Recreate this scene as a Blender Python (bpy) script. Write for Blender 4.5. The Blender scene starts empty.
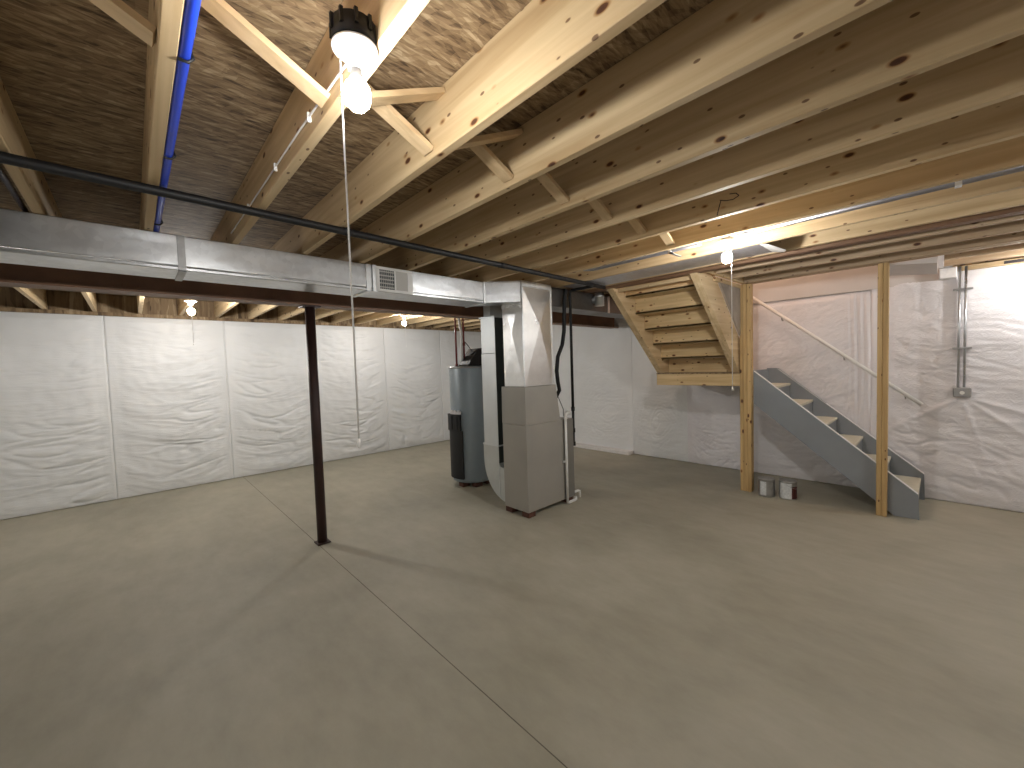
import bpy, bmesh, math, random
from mathutils import Vector, Matrix, noise
random.seed(7)
S = bpy.context.scene
COL = S.collection
HJ = 2.346            # underside of the joists
TOPJ = 2.581          # underside of the subfloor
LW = 7.06             # face of the left wall insulation
RW = 5.92             # face of the right wall insulation

# ------------------------------------------------------------------ materials
def new_mat(name):
    m = bpy.data.materials.new(name); m.use_nodes = True
    nt = m.node_tree; b = nt.nodes['Principled BSDF']
    return m, nt, b
def N(nt, t, **kw):
    n = nt.nodes.new(t)
    for k, v in kw.items():
        if k in n.inputs: n.inputs[k].default_value = v
        else: setattr(n, k, v)
    return n
def ramp(nt, fac, stops):
    r = nt.nodes.new('ShaderNodeValToRGB'); e = r.color_ramp.elements
    while len(e) < len(stops): e.new(0.5)
    for i, (p, c) in enumerate(stops):
        e[i].position = p; e[i].color = (*c, 1)
    nt.links.new(fac, r.inputs[0]); return r
def objcoord(nt, scale, rnd=True):
    tc = nt.nodes.new('ShaderNodeTexCoord'); mp = nt.nodes.new('ShaderNodeMapping')
    mp.inputs['Scale'].default_value = scale
    if rnd:
        oi = nt.nodes.new('ShaderNodeObjectInfo')
        mu = N(nt, 'ShaderNodeMath', operation='MULTIPLY'); mu.inputs[1].default_value = 37.0
        nt.links.new(oi.outputs['Random'], mu.inputs[0])
        ad = N(nt, 'ShaderNodeVectorMath', operation='ADD')
        nt.links.new(tc.outputs['Object'], ad.inputs[0]); nt.links.new(mu.outputs[0], ad.inputs[1])
        nt.links.new(ad.outputs[0], mp.inputs['Vector'])
    else:
        nt.links.new(tc.outputs['Object'], mp.inputs['Vector'])
    return mp.outputs[0]
def bump(nt, b, h, strength, dist):
    bp = N(nt, 'ShaderNodeBump'); bp.inputs['Strength'].default_value = strength; bp.inputs['Distance'].default_value = dist
    nt.links.new(h, bp.inputs['Height']); nt.links.new(bp.outputs[0], b.inputs['Normal'])
def plain(name, col, rough=.5, metal=0.0, var=.12, vs=9.0):
    m, nt, b = new_mat(name)
    n = N(nt, 'ShaderNodeTexNoise'); n.inputs['Scale'].default_value = 1.0; n.inputs['Detail'].default_value = 4
    nt.links.new(objcoord(nt, (vs, vs, vs)), n.inputs['Vector'])
    r = ramp(nt, n.outputs[0], [(.3, tuple(c*(1-var) for c in col)), (.7, tuple(min(1, c*(1+var)) for c in col))])
    nt.links.new(r.outputs[0], b.inputs['Base Color'])
    b.inputs['Roughness'].default_value = rough; b.inputs['Metallic'].default_value = metal
    return m
def wood(name, axis, light, dark, knots=True, contrast=1.0):
    m, nt, b = new_mat(name)
    sc = [22, 22, 22]; sc[axis] = 1.1
    v = objcoord(nt, tuple(sc))
    n = N(nt, 'ShaderNodeTexNoise'); n.inputs['Scale'].default_value = 1.0; n.inputs['Detail'].default_value = 5; n.inputs['Distortion'].default_value = .6
    nt.links.new(v, n.inputs['Vector'])
    r = ramp(nt, n.outputs[0], [(.32, dark), (.5, tuple((a+c)/2 for a, c in zip(light, dark))), (.68, light)])
    # broad tone changes
    n2 = N(nt, 'ShaderNodeTexNoise'); n2.inputs['Scale'].default_value = 1.0
    s2 = [5, 5, 5]; s2[axis] = .5
    nt.links.new(objcoord(nt, tuple(s2)), n2.inputs['Vector'])
    r2 = ramp(nt, n2.outputs[0], [(.3, (.80, .76, .68)), (.7, (1.08, 1.05, 1.0))])
    mx = N(nt, 'ShaderNodeMix', data_type='RGBA', blend_type='MULTIPLY'); mx.inputs[0].default_value = 1
    nt.links.new(r.outputs[0], mx.inputs[6]); nt.links.new(r2.outputs[0], mx.inputs[7])
    out = mx.outputs[2]
    if knots:
        vo = N(nt, 'ShaderNodeTexVoronoi'); vo.inputs['Scale'].default_value = 1.0
        s3 = [11, 11, 11]; s3[axis] = 5.5
        nt.links.new(objcoord(nt, tuple(s3)), vo.inputs['Vector'])
        rk = ramp(nt, vo.outputs['Distance'], [(.0, (.07, .03, .015)), (.095, (.16, .07, .03)), (.125, (.70, .54, .40)), (.165, (1, 1, 1))])
        mk = N(nt, 'ShaderNodeMix', data_type='RGBA', blend_type='MULTIPLY'); mk.inputs[0].default_value = 1
        nt.links.new(out, mk.inputs[6]); nt.links.new(rk.outputs[0], mk.inputs[7]); out = mk.outputs[2]
        v2 = N(nt, 'ShaderNodeTexVoronoi'); v2.inputs['Scale'].default_value = 1.0
        s4 = [19, 19, 19]; s4[axis] = 9
        nt.links.new(objcoord(nt, tuple(s4)), v2.inputs['Vector'])
        rk2 = ramp(nt, v2.outputs['Distance'], [(.0, (.08, .04, .02)), (.09, (.2, .1, .05)), (.12, (1, 1, 1))])
        mk2 = N(nt, 'ShaderNodeMix', data_type='RGBA', blend_type='MULTIPLY'); mk2.inputs[0].default_value = .85
        nt.links.new(out, mk2.inputs[6]); nt.links.new(rk2.outputs[0], mk2.inputs[7]); out = mk2.outputs[2]
    nt.links.new(out, b.inputs['Base Color'])
    b.inputs['Roughness'].default_value = .62
    bump(nt, b, n.outputs[0], .15, .004)
    return m
PINE = [wood('pine_x', 0, (.72, .575, .37), (.54, .395, .225)), wood('pine_y', 1, (.72, .575, .37), (.53, .385, .22)), wood('pine_z', 2, (.66, .48, .24), (.46, .30, .13))]
PINE_STAIR = wood('stair_pine', 1, (.76, .59, .35), (.58, .42, .22))
PINE_STRING = wood('stringer_pine', 0, (.76, .61, .40), (.58, .43, .25))
BRACE = wood('brace_pine', 0, (.72, .56, .36), (.55, .40, .24), knots=False)
LVL = wood('laminated_lumber', 1, (.30, .18, .105), (.17, .09, .05), knots=False)
OLDPINE = wood('weathered_pine', 1, (.58, .46, .33), (.40, .29, .19))

def osb_mat():
    m, nt, b = new_mat('osb')
    base = objcoord(nt, (1, 1, 1), False)
    wn = N(nt, 'ShaderNodeTexNoise'); wn.inputs['Scale'].default_value = 4.0; wn.inputs['Detail'].default_value = 2
    nt.links.new(base, wn.inputs['Vector'])
    wa = N(nt, 'ShaderNodeVectorMath', operation='SCALE'); wa.inputs['Scale'].default_value = .035
    nt.links.new(wn.outputs['Color'], wa.inputs[0])
    ad = N(nt, 'ShaderNodeVectorMath', operation='ADD'); nt.links.new(base, ad.inputs[0]); nt.links.new(wa.outputs[0], ad.inputs[1])
    cols = []
    for sc, rot in (((8, 50, 1), .10), ((13, 80, 1), -.22), ((26, 60, 1), .5)):
        mp = nt.nodes.new('ShaderNodeMapping'); mp.inputs['Scale'].default_value = sc
        mp.vector_type = 'TEXTURE' if False else 'POINT'
        rt = nt.nodes.new('ShaderNodeMapping'); rt.inputs['Rotation'].default_value = (0, 0, rot)
        nt.links.new(ad.outputs[0], rt.inputs['Vector']); nt.links.new(rt.outputs[0], mp.inputs['Vector'])
        vo = N(nt, 'ShaderNodeTexVoronoi'); vo.inputs['Scale'].default_value = 1.0; vo.inputs['Randomness'].default_value = 1
        nt.links.new(mp.outputs[0], vo.inputs['Vector'])
        sp = nt.nodes.new('ShaderNodeSeparateColor'); nt.links.new(vo.outputs['Color'], sp.inputs[0])
        cols.append(sp.outputs[0])
    a = N(nt, 'ShaderNodeMix', data_type='FLOAT'); a.inputs[0].default_value = .45
    nt.links.new(cols[0], a.inputs[2]); nt.links.new(cols[1], a.inputs[3])
    c = N(nt, 'ShaderNodeMix', data_type='FLOAT'); c.inputs[0].default_value = .3
    nt.links.new(a.outputs[0], c.inputs[2]); nt.links.new(cols[2], c.inputs[3])
    fn = N(nt, 'ShaderNodeTexNoise'); fn.inputs['Scale'].default_value = 1; fn.inputs['Detail'].default_value = 4
    nt.links.new(objcoord(nt, (14, 120, 1), False), fn.inputs['Vector'])
    d = N(nt, 'ShaderNodeMix', data_type='FLOAT'); d.inputs[0].default_value = .4
    nt.links.new(c.outputs[0], d.inputs[2]); nt.links.new(fn.outputs[0], d.inputs[3])
    r = ramp(nt, d.outputs[0], [(.22, (.06, .036, .018)), (.40, (.20, .13, .068)), (.6, (.32, .225, .125)), (.8, (.53, .41, .26))])
    nt.links.new(r.outputs[0], b.inputs['Base Color']); b.inputs['Roughness'].default_value = .75
    bump(nt, b, d.outputs[0], .5, .01)
    return m
OSB = osb_mat()

def concrete_mat():
    m, nt, b = new_mat('concrete_slab')
    n1 = N(nt, 'ShaderNodeTexNoise'); n1.inputs['Scale'].default_value = .9; n1.inputs['Detail'].default_value = 6; n1.inputs['Distortion'].default_value = .8
    nt.links.new(objcoord(nt, (1, 1, 1), False), n1.inputs['Vector'])
    n2 = N(nt, 'ShaderNodeTexNoise'); n2.inputs['Scale'].default_value = 7; n2.inputs['Detail'].default_value = 8; n2.inputs['Roughness'].default_value = .65
    nt.links.new(objcoord(nt, (1, .45, 1), False), n2.inputs['Vector'])
    mx = N(nt, 'ShaderNodeMix', data_type='FLOAT'); mx.inputs[0].default_value = .4
    nt.links.new(n1.outputs[0], mx.inputs[2]); nt.links.new(n2.outputs[0], mx.inputs[3])
    r = ramp(nt, mx.outputs[0], [(.32, (.300, .280, .213)), (.5, (.380, .355, .278)), (.68, (.455, .428, .343))])
    vo = N(nt, 'ShaderNodeTexNoise'); vo.inputs['Scale'].default_value = 3.1; vo.inputs['Detail'].default_value = 9; vo.inputs['Roughness'].default_value = .8
    nt.links.new(objcoord(nt, (1, 1, 1), False), vo.inputs['Vector'])
    rs = ramp(nt, vo.outputs[0], [(.70, (1, 1, 1)), (.77, (1.35, 1.35, 1.35))])
    m2 = N(nt, 'ShaderNodeMix', data_type='RGBA', blend_type='MULTIPLY'); m2.inputs[0].default_value = 1
    nt.links.new(r.outputs[0], m2.inputs[6]); nt.links.new(rs.outputs[0], m2.inputs[7])
    nt.links.new(m2.outputs[2], b.inputs['Base Color'])
    rr = ramp(nt, n1.outputs[0], [(.3, (.50,)*3), (.7, (.66,)*3)])
    nt.links.new(rr.outputs[0], b.inputs['Roughness'])
    bump(nt, b, n2.outputs[0], .12, .004)
    return m
CONC = concrete_mat()

def film_mat(name, col, sx, sz, st):
    m, nt, b = new_mat(name)
    v = objcoord(nt, (sx, sx, sz), False)
    n = N(nt, 'ShaderNodeTexNoise'); n.inputs['Scale'].default_value = 1; n.inputs['Detail'].default_value = 5; n.inputs['Distortion'].default_value = 1.3
    nt.links.new(v, n.inputs['Vector'])
    n2 = N(nt, 'ShaderNodeTexNoise'); n2.inputs['Scale'].default_value = 1.6; n2.inputs['Detail'].default_value = 2
    nt.links.new(objcoord(nt, (1, 1, 1), False), n2.inputs['Vector'])
    r = ramp(nt, n2.outputs[0], [(.3, tuple(c*.93 for c in col)), (.7, col)])
    nt.links.new(r.outputs[0], b.inputs['Base Color']); b.inputs['Roughness'].default_value = .42
    # ridged wrinkles
    ab = N(nt, 'ShaderNodeMath', operation='SUBTRACT'); ab.inputs[1].default_value = .5; nt.links.new(n.outputs[0], ab.inputs[0])
    a2 = N(nt, 'ShaderNodeMath', operation='ABSOLUTE'); nt.links.new(ab.outputs[0], a2.inputs[0])
    a3 = N(nt, 'ShaderNodeMath', operation='POWER'); a3.inputs[1].default_value = .6; nt.links.new(a2.outputs[0], a3.inputs[0])
    bump(nt, b, a3.outputs[0], st, .02)
    return m
FILM_L = film_mat('white_insulation_facing', (.85, .862, .87), 2.6, 22, .25)
FILM_R = film_mat('crinkled_insulation_facing', (.86, .835, .86), 20, 20, .30)

def galv(name, col=(.70, .72, .74), rough=.34, spangle=.12):
    m, nt, b = new_mat(name)
    vo = N(nt, 'ShaderNodeTexVoronoi'); vo.inputs['Scale'].default_value = 1
    nt.links.new(objcoord(nt, (28, 28, 28)), vo.inputs['Vector'])
    sp = nt.nodes.new('ShaderNodeSeparateColor'); nt.links.new(vo.outputs['Color'], sp.inputs[0])
    r = ramp(nt, sp.outputs[0], [(0, tuple(c*(1-spangle) for c in col)), (1, col)])
    nt.links.new(r.outputs[0], b.inputs['Base Color']); b.inputs['Metallic'].default_value = .92
    n = N(nt, 'ShaderNodeTexNoise'); n.inputs['Scale'].default_value = 1; n.inputs['Detail'].default_value = 2
    nt.links.new(objcoord(nt, (3, 3, 5)), n.inputs['Vector'])
    rr = ramp(nt, n.outputs[0], [(.3, (rough*.85,)*3), (.7, (rough*1.2,)*3)]); nt.links.new(rr.outputs[0], b.inputs['Roughness'])
    bump(nt, b, n.outputs[0], .35, .02)
    return m
GALV = galv('galvanised_duct'); GALV_D = galv('dull_galvanised', (.42, .42, .42), .42)
GALV_L = galv('bright_galvanised', (.80, .82, .83), .40, .08)
CAB = plain('furnace_grey_paint', (.37, .355, .32), .42, .2, .05, 3)
RETN = plain('return_duct_coated_steel', (.66, .69, .70), .45, .45, .05, 4)
BEAMM = plain('brown_primer_beam', (.22, .115, .065), .5, .05, .25, 3)
STEEL = plain('oxide_primer_steel', (.040, .018, .015), .5, .1, .25, 6)
BLACK = plain('black_iron', (.007, .007, .008), .55, 0.0, .2)
BLACKPL = plain('black_plastic', (.006, .006, .007), .55)
HOSE = plain('black_foam_hose', (.008, .008, .009), .8)
BLUE = plain('blue_pex', (.015, .06, .62), .35, 0, .06)
WHITEPL = plain('white_plastic', (.80, .80, .78), .4, 0, .03)
PORC = plain('white_lampholder', (.84, .84, .84), .3, 0, .02)
CORD = plain('white_cord', (.93, .93, .92), .6, 0, .03)
WH = plain('water_heater_grey', (.26, .31, .345), .38, .15, .06, 3)
BRICK = plain('red_brick', (.10, .040, .026), .85, 0, .3, 40)
GREYP = plain('grey_stair_paint', (.25, .27, .29), .45, 0, .07, 3)
TREAD = plain('bare_tread', (.60, .57, .46), .6, 0, .08, 12)
RAILM = plain('white_rail_paint', (.82, .80, .78), .4, 0, .03)
DRY = plain('drywall', (.66, .62, .60), .8, 0, .04, 4)
FOAM = plain('white_foam', (.80, .78, .77), .7, 0, .06, 30)
COPPER = plain('red_pex', (.20, .035, .03), .4, 0, .1)
CANM = plain('can_tin', (.50, .50, .49), .35, .8, .1, 20)
LABEL = plain('white_can_label', (.68, .70, .70), .6, 0, .12, 60)
DKRED = plain('dark_red_label', (.07, .012, .012), .5)
INK = plain('lumber_ink', (.03, .025, .03), .8)
GRAPH = plain('red_tag', (.6, .06, .05), .5)
CLEARPL = plain('crumpled_plastic', (.75, .75, .76), .25)
GRILD = plain('grille_core', (.05, .06, .07), .5)
SLATE = plain('grille_damper', (.50, .49, .46), .5, 0, .03)
CONCW = plain('poured_concrete_wall', (.42, .41, .39), .8)

def bulb_mat(strength, col):
    m, nt, b = new_mat('lit_bulb')
    b.inputs['Base Color'].default_value = (1, 1, 1, 1)
    b.inputs['Emission Color'].default_value = (*col, 1); b.inputs['Emission Strength'].default_value = strength
    return m

# ------------------------------------------------------------------ mesh tools
class MB:
    def __init__(s): s.bm = bmesh.new()
    def box(s, x0, x1, y0, y1, z0, z1, bev=0.0, mi=0):
        r = bmesh.ops.create_cube(s.bm, size=1); vs = r['verts']
        for v in vs: v.co = Vector(((x0+x1)/2+v.co.x*(x1-x0), (y0+y1)/2+v.co.y*(y1-y0), (z0+z1)/2+v.co.z*(z1-z0)))
        fs = {f for v in vs for f in v.link_faces}
        for f in fs: f.material_index = mi
        if bev:
            es = list({e for v in vs for e in v.link_edges})
            bmesh.ops.bevel(s.bm, geom=es, offset=bev, segments=1, affect='EDGES')
        return s
    def prism(s, pts, axis, a, b, mi=0):
        """pts 2-D polygon; axis 0: (y,z) extruded in x; 1: (x,z) in y; 2: (x,y) in z"""
        def mk(p, t): return {0: (t, p[0], p[1]), 1: (p[0], t, p[1]), 2: (p[0], p[1], t)}[axis]
        A = [s.bm.verts.new(mk(p, a)) for p in pts]; B = [s.bm.verts.new(mk(p, b)) for p in pts]
        n = len(pts)
        fs = [s.bm.faces.new(A), s.bm.faces.new(B[::-1])]
        for i in range(n): fs.append(s.bm.faces.new((A[i], B[i], B[(i+1) % n], A[(i+1) % n])))
        for f in fs: f.material_index = mi
        return s
    def tube(s, pts, r, seg=12, mi=0, cap=True):
        pts = [Vector(p) for p in pts]; rings = []
        up = None
        for i, p in enumerate(pts):
            d = (pts[min(i+1, len(pts)-1)]-pts[max(i-1, 0)]).normalized()
            if up is None:
                up = Vector((0, 0, 1)) if abs(d.z) < .9 else Vector((1, 0, 0))
            x = d.cross(up).normalized(); y = x.cross(d).normalized(); up = y
            rr = r[i] if isinstance(r, (list, tuple)) else r
            rings.append([s.bm.verts.new(p+(x*math.cos(t)+y*math.sin(t))*rr) for t in [2*math.pi*k/seg for k in range(seg)]])
        for a, b in zip(rings, rings[1:]):
            for k in range(seg):
                f = s.bm.faces.new((a[k], a[(k+1) % seg], b[(k+1) % seg], b[k])); f.material_index = mi; f.smooth = True
        if cap:
            for q in (rings[0][::-1], rings[-1]):
                f = s.bm.faces.new(q); f.material_index = mi
        return s
    def lathe(s, c, prof, seg=32, mi=0):
        """prof: list of (r, z)"""
        rings = []
        for r, z in prof:
            rings.append([s.bm.verts.new((c[0]+r*math.cos(2*math.pi*k/seg), c[1]+r*math.sin(2*math.pi*k/seg), c[2]+z)) for k in range(seg)])
        for a, b in zip(rings, rings[1:]):
            for k in range(seg):
                f = s.bm.faces.new((a[k], a[(k+1) % seg], b[(k+1) % seg], b[k])); f.smooth = True; f.material_index = mi
        s.bm.faces.new(rings[0][::-1]).material_index = mi; s.bm.faces.new(rings[-1]).material_index = mi
        return s
    def obeam(s, p, q, w, h, side=(0, 1, 0), mi=0):
        """rectangular bar from p to q; w along side, h across"""
        p, q = Vector(p), Vector(q); d = (q-p).normalized(); sd = Vector(side); sd = (sd-d*sd.dot(d)).normalized(); u = d.cross(sd)
        A = [s.bm.verts.new(p+sd*a*w/2+u*b*h/2) for a, b in ((-1, -1), (1, -1), (1, 1), (-1, 1))]
        B = [s.bm.verts.new(q+sd*a*w/2+u*b*h/2) for a, b in ((-1, -1), (1, -1), (1, 1), (-1, 1))]
        fs = [s.bm.faces.new(A[::-1]), s.bm.faces.new(B)]
        for i in range(4): fs.append(s.bm.faces.new((A[i], A[(i+1) % 4], B[(i+1) % 4], B[i])))
        for f in fs: f.material_index = mi
        return s
    def build(s, name, mats, parent=None, origin=None):
        bmesh.ops.recalc_face_normals(s.bm, faces=s.bm.faces)
        if origin is None and parent is not None: origin = tuple(parent.matrix_world.translation) if parent.parent is None else None
        me = bpy.data.meshes.new(name)
        wo = WORLD.get(parent.name, Vector((0, 0, 0))) if parent is not None else Vector(origin or (0, 0, 0))
        bmesh.ops.translate(s.bm, verts=s.bm.verts, vec=-wo)
        s.bm.to_mesh(me); s.bm.free()
        for m in (mats if isinstance(mats, (list, tuple)) else [mats]): me.materials.append(m)
        o = bpy.data.objects.new(name, me); COL.objects.link(o)
        if parent is not None: o.parent = parent; WORLD[o.name] = wo
        else: o.location = wo; WORLD[o.name] = wo
        return o
WORLD = {}
def thing(name, loc, label, cat, group=None):
    o = bpy.data.objects.new(name, None); o.empty_display_size = .1; COL.objects.link(o); o.location = loc
    WORLD[o.name] = Vector(loc); tag(o, label, cat, group); return o
def tag(o, label, cat, group=None):
    o['label'] = label; o['category'] = cat
    if group: o['group'] = group
    return o
def struct(name, mb, mats, parent=None):
    o = mb.build(name, mats, parent)
    if parent is None: o['kind'] = 'structure'
    return o
def arc(c, r, a0, a1, n, plane):
    out = []
    for i in range(n+1):
        t = a0+(a1-a0)*i/n; u, v = r*math.cos(t), r*math.sin(t)
        out.append({'xz': (c[0]+u, c[1], c[2]+v), 'yz': (c[0], c[1]+u, c[2]+v), 'xy': (c[0]+u, c[1]+v, c[2])}[plane])
    return out

# ------------------------------------------------------------------ shell
XW, YS = -1.6, -2.6
f = MB()
g = .005
f.box(XW-.3, 1.11-g/2, YS-.3, LW+.4, -.12, 0).box(1.11+g/2, RW+.4, YS-.3, LW+.4, -.12, 0)
f.box(1.11-g/2, 1.11+g/2, YS-.3, LW+.4, -.12, -.0012, mi=1)
struct('floor', f, [CONC, plain('joint_filler', (.13, .115, .09), .9)])
# subfloor sheets leave the stair opening free
c = MB()
ox0, oy0, oy1 = 4.022, 1.54, 2.62      # opening above the upper flight
px0, py0 = 5.12, .03                  # opening above the lower flight
c.box(XW-.3, ox0, YS-.3, LW+.4, TOPJ, TOPJ+.02)
c.box(ox0, RW+.4, oy1, LW+.4, TOPJ, TOPJ+.02)
c.box(ox0, px0, YS-.3, oy0, TOPJ, TOPJ+.02)
c.box(px0, RW+.4, YS-.3, py0, TOPJ, TOPJ+.02)
struct('ceiling', c, OSB)

def blanket(parent, name, wall, u0, u1, z0, z1, mat, seed, amp=1.0, nu=56, nv=190, puff=.035, diag=0.0, foot=0.0):
    """quilted facing of a wall: wall 'L' faces -Y at LW, wall 'R' faces -X at RW"""
    bm = bmesh.new(); grid = []
    for j in range(nv+1):
        row = []; t = j/nv; z = z0+(z1-z0)*t
        for i in range(nu+1):
            sfr = i/nu; u = u0+(u1-u0)*sfr
            e = abs(2*sfr-1); edge = max(0.0, 1-(min(1, e/.93))**7)
            seam = .011*min(1, max(0, (e-.84)/.09))
            sag = .15*(1-e*e)*(1 if wall == 'L' else .6)         # folds hang down in the middle
            uu = u*1.15; zz = z+sag+diag*u
            n1 = noise.noise(Vector((uu*1.1+seed*9.1, zz*7.0, seed)))
            n2 = noise.noise(Vector((uu*2.3+seed*5.3, zz*(13.0 if wall == 'L' else 19.0)+n1*.8, seed+7)))
            n3 = noise.noise(Vector((uu*.9+seed, zz*1.3, seed+3)))
            if wall == 'L': n4 = noise.noise(Vector((uu*1.6+seed*3.3, zz*7.0+n1*1.5, seed+17)))
            else:
                an = .5*math.sin(seed*2.7)+1.3*noise.noise(Vector((u*.8, z*.8, seed)))
                pu, pv = u*math.cos(an)+z*math.sin(an), -u*math.sin(an)+z*math.cos(an)
                n4 = noise.noise(Vector((pu*4.0+seed*3.3, pv*13.0+n1, seed+17)))
            crease = max(0, 1-abs(n4)*7)*min(1, max(0, .5+2.2*n3+.3))
            rid = (1-abs(n2)*2.2)
            low = .35+.65*min(1, max(0, (1.9-z)/1.3))
            h = puff*edge*(.75+.35*n3)+amp*edge*low*(.012*n1+.008*max(0, rid-.45)-(.016 if wall == 'L' else .012)*crease)+seam
            h += amp*edge*.004*noise.noise(Vector((uu*9, zz*9, seed+11)))
            if wall == 'R':
                ry, rz_ = u+.145, z-1.07; rr = math.hypot(ry, rz_)
                if .05 < rr < 1.1 and rz_ < .1:
                    for dy_, dz_ in ((-.94, -.33), (-.75, -.66), (-.25, -.97), (.81, -.58)):
                        pr = ry*dy_+rz_*dz_
                        if pr > 0:
                            pd = abs(ry*dz_-rz_*dy_); wd = .010+.035*pr
                            h += .020*math.exp(-(pd/wd)**2)*(1-rr/1.1)*min(1, rr*6)
                if abs(u-.62) < .17: h += .010*(1-abs(u-.62)/.17)*math.cos((u-.62)*2*math.pi/.055+2.0*noise.noise(Vector((u, z*.8, 4))))
            bot = max(0, 1-t*14); h = h*(1-.65*bot**2)+foot*max(0, 1-t*10)
            tp = max(0, (t-.97)/.03); h *= (1-.8*tp)
            if wall == 'L': co = (u, LW+.03-h, z)
            else: co = (RW+.03-h, u, z)
            row.append(bm.verts.new(co))
        grid.append(row)
    for j in range(nv):
        for i in range(nu):
            a = (grid[j][i], grid[j][i+1], grid[j+1][i+1], grid[j+1][i])
            fc = bm.faces.new(a if wall == 'L' else a[::-1]); fc.smooth = True
    # solid: back face so the blanket has thickness
    back = .045
    def bk(v):
        return bm.verts.new((v.co.x, LW+back, v.co.z)) if wall == 'L' else bm.verts.new((RW+back, v.co.y, v.co.z))
    loop = [grid[0][i] for i in range(nu+1)]+[grid[j][nu] for j in range(1, nv+1)]+[grid[nv][i] for i in range(nu-1, -1, -1)]+[grid[j][0] for j in range(nv-1, 0, -1)]
    bl = [bk(v) for v in loop]
    for k in range(len(loop)):
        k2 = (k+1) % len(loop); bm.faces.new((loop[k], bl[k], bl[k2], loop[k2]))
    m = MB(); m.bm.free(); m.bm = bm
    return m.build(name, mat, parent)

wl = struct('wall_left', MB().box(XW-.3, RW+.3, LW+.05, LW+.25, 0, 2.30), CONCW)
seams = [XW]+[-.23+1.2192*k for k in range(-1, 6) if XW+.1 < -.23+1.2192*k < RW-.1]+[RW+.03]
for i in range(len(seams)-1):
    blanket(wl, 'insulation_blanket', 'L', seams[i], seams[i+1], .004, 2.30, FILM_L, i+1.3, amp=1.5)
wr = struct('wall_right', MB().box(RW+.05, RW+.25, YS-.3, LW+.05, 0, 2.30), CONCW)
ys = [YS, -1.90, -.68, .53, 1.75, 2.56, 3.45, 4.66, 5.88, LW]
for i in range(len(ys)-1):
    up = ys[i] >= 2.5
    blanket(wr, 'insulation_blanket', 'R', ys[i], ys[i+1], .004 if not (ys[i] >= 3.4) else .05, 2.30 if not (.5 < ys[i] < 2) else 2.22, FILM_L if up else FILM_R, i+21.7, amp=.8 if up else 1.15,
            nu=80, nv=170, diag=0 if up else (.25 if i % 2 else -.18), puff=.03)
struct('baseboard_right', MB().box(RW-.12, RW+.04, 3.46, LW-.02, 0, .055, .006), FOAM)
# near and west walls (behind the lens and just left of it)
struct('wall_near', MB().box(XW-.3, RW+.3, YS-.25, YS, 0, TOPJ), FOAM)
w = MB().prism([(XW-.25, LW+.05), (XW-.25, YS), (-.405, YS), (-.405, 2.04), (-.44, 2.09), (-.52, 2.10), (XW, 2.10), (XW, LW+.05)], 2, 0, HJ-.002)
struct('wall_west', w, FILM_L)
# sill plates and rim boards on top of the foundation
struct('trim_1', MB().box(XW-.25, RW+.2, LW+.02, LW+.16, 2.302, HJ-.001), OSB)
struct('trim_2', MB().box(XW-.25, RW+.2, LW+.12, LW+.16, HJ, TOPJ-.001), OSB)
struct('trim_3', MB().box(RW-.01, RW+.13, YS, -.10, 2.302, HJ-.002).box(RW+.01, RW+.13, 2.63, LW, 2.302, HJ-.002), PINE[1])
struct('trim_4', MB().box(RW+.10, RW+.14, YS, -.012, HJ, TOPJ-.001).box(RW+.10, RW+.14, oy1+.05, LW, HJ, TOPJ-.001), PINE[1])
# stairwell walls going up through the opening, with the lit hall above
sw = MB()
sw.box(RW+.005, RW+.10, py0-.1, oy1+.1, 2.225, 4.9)
struct('wall_stairwell_back', sw, DRY)
struct('wall_stairwell_left', MB().box(ox0-.1, RW+.1, oy1+.045, oy1+.14, TOPJ+.021, 4.9), DRY)
struct('wall_stairwell_near', MB().prism([(ox0-.1, oy0-.1), (px0-.1, oy0-.1), (px0-.1, py0-.1), (RW+.004, py0-.1), (RW+.004, py0-.02), (px0-.02, py0-.02), (px0-.02, oy0-.02), (ox0-.1, oy0-.02)], 2, TOPJ+.021, 4.9), DRY)
struct('wall_stairwell_front', MB().box(ox0-.2, ox0-.1, oy0-.1, oy1+.14, TOPJ+.021, 4.9), DRY)
struct('ceiling_stairwell', MB().box(ox0-.2, RW+.2, py0-.1, oy1+.2, 4.9, 4.95), DRY)

# ------------------------------------------------------------------ joists
JX = lambda k: .109+.4064*k
def joist_mesh(L):
    m = MB().box(-.019, .019, 0, L, 0, TOPJ-HJ-.0008, .0025)
    return m
JNAME = {-2: 'first on the far left, mostly out of view', -1: 'left of the blue pipe joist', 0: 'carrying the blue pipe along its edge', 1: 'holding the black round box and bright pull-cord lamp',
         2: 'bright-faced one just right of the nearest lamp', 3: 'second to the right of the nearest lamp', 4: 'third to the right of the nearest lamp', 5: 'fourth to the right of the nearest lamp',
         6: 'fifth to the right, orange-toned with dark knots', 7: 'with the grey conduit along it by the second lamp', 8: 'with the sheet-metal bay panel on its far side', 9: 'just before the dark laminated beam',
         10: 'first past the laminated beam', 11: 'second past the laminated beam', 12: 'next to the doubled trimmer over the posts',
         13: 'second last before the right wall', 14: 'last one against the right wall'}
near_src = far_src = None
GN, GF = 'ceiling joists on the near side of the steel beam', 'ceiling joists on the far side of the steel beam'
short_src = {}
def put_joist(k, y0, y1, label, group):
    key = (round(y1-y0, 3), k > 9 and y0 < 3)
    if key in short_src:
        o = short_src[key].copy(); COL.objects.link(o)
    else:
        o = joist_mesh(y1-y0).build('ceiling_joist', OLDPINE if key[1] else PINE[1]); short_src[key] = o
    o.location = (JX(k), y0, HJ); tag(o, label, 'joist', group); return o
ordn = ['first', 'second', 'third', 'fourth', 'fifth', 'sixth', 'seventh', 'eighth', 'ninth', 'tenth', 'eleventh', 'twelfth', 'thirteenth', 'fourteenth', 'fifteenth', 'sixteenth', 'seventeenth']
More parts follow.
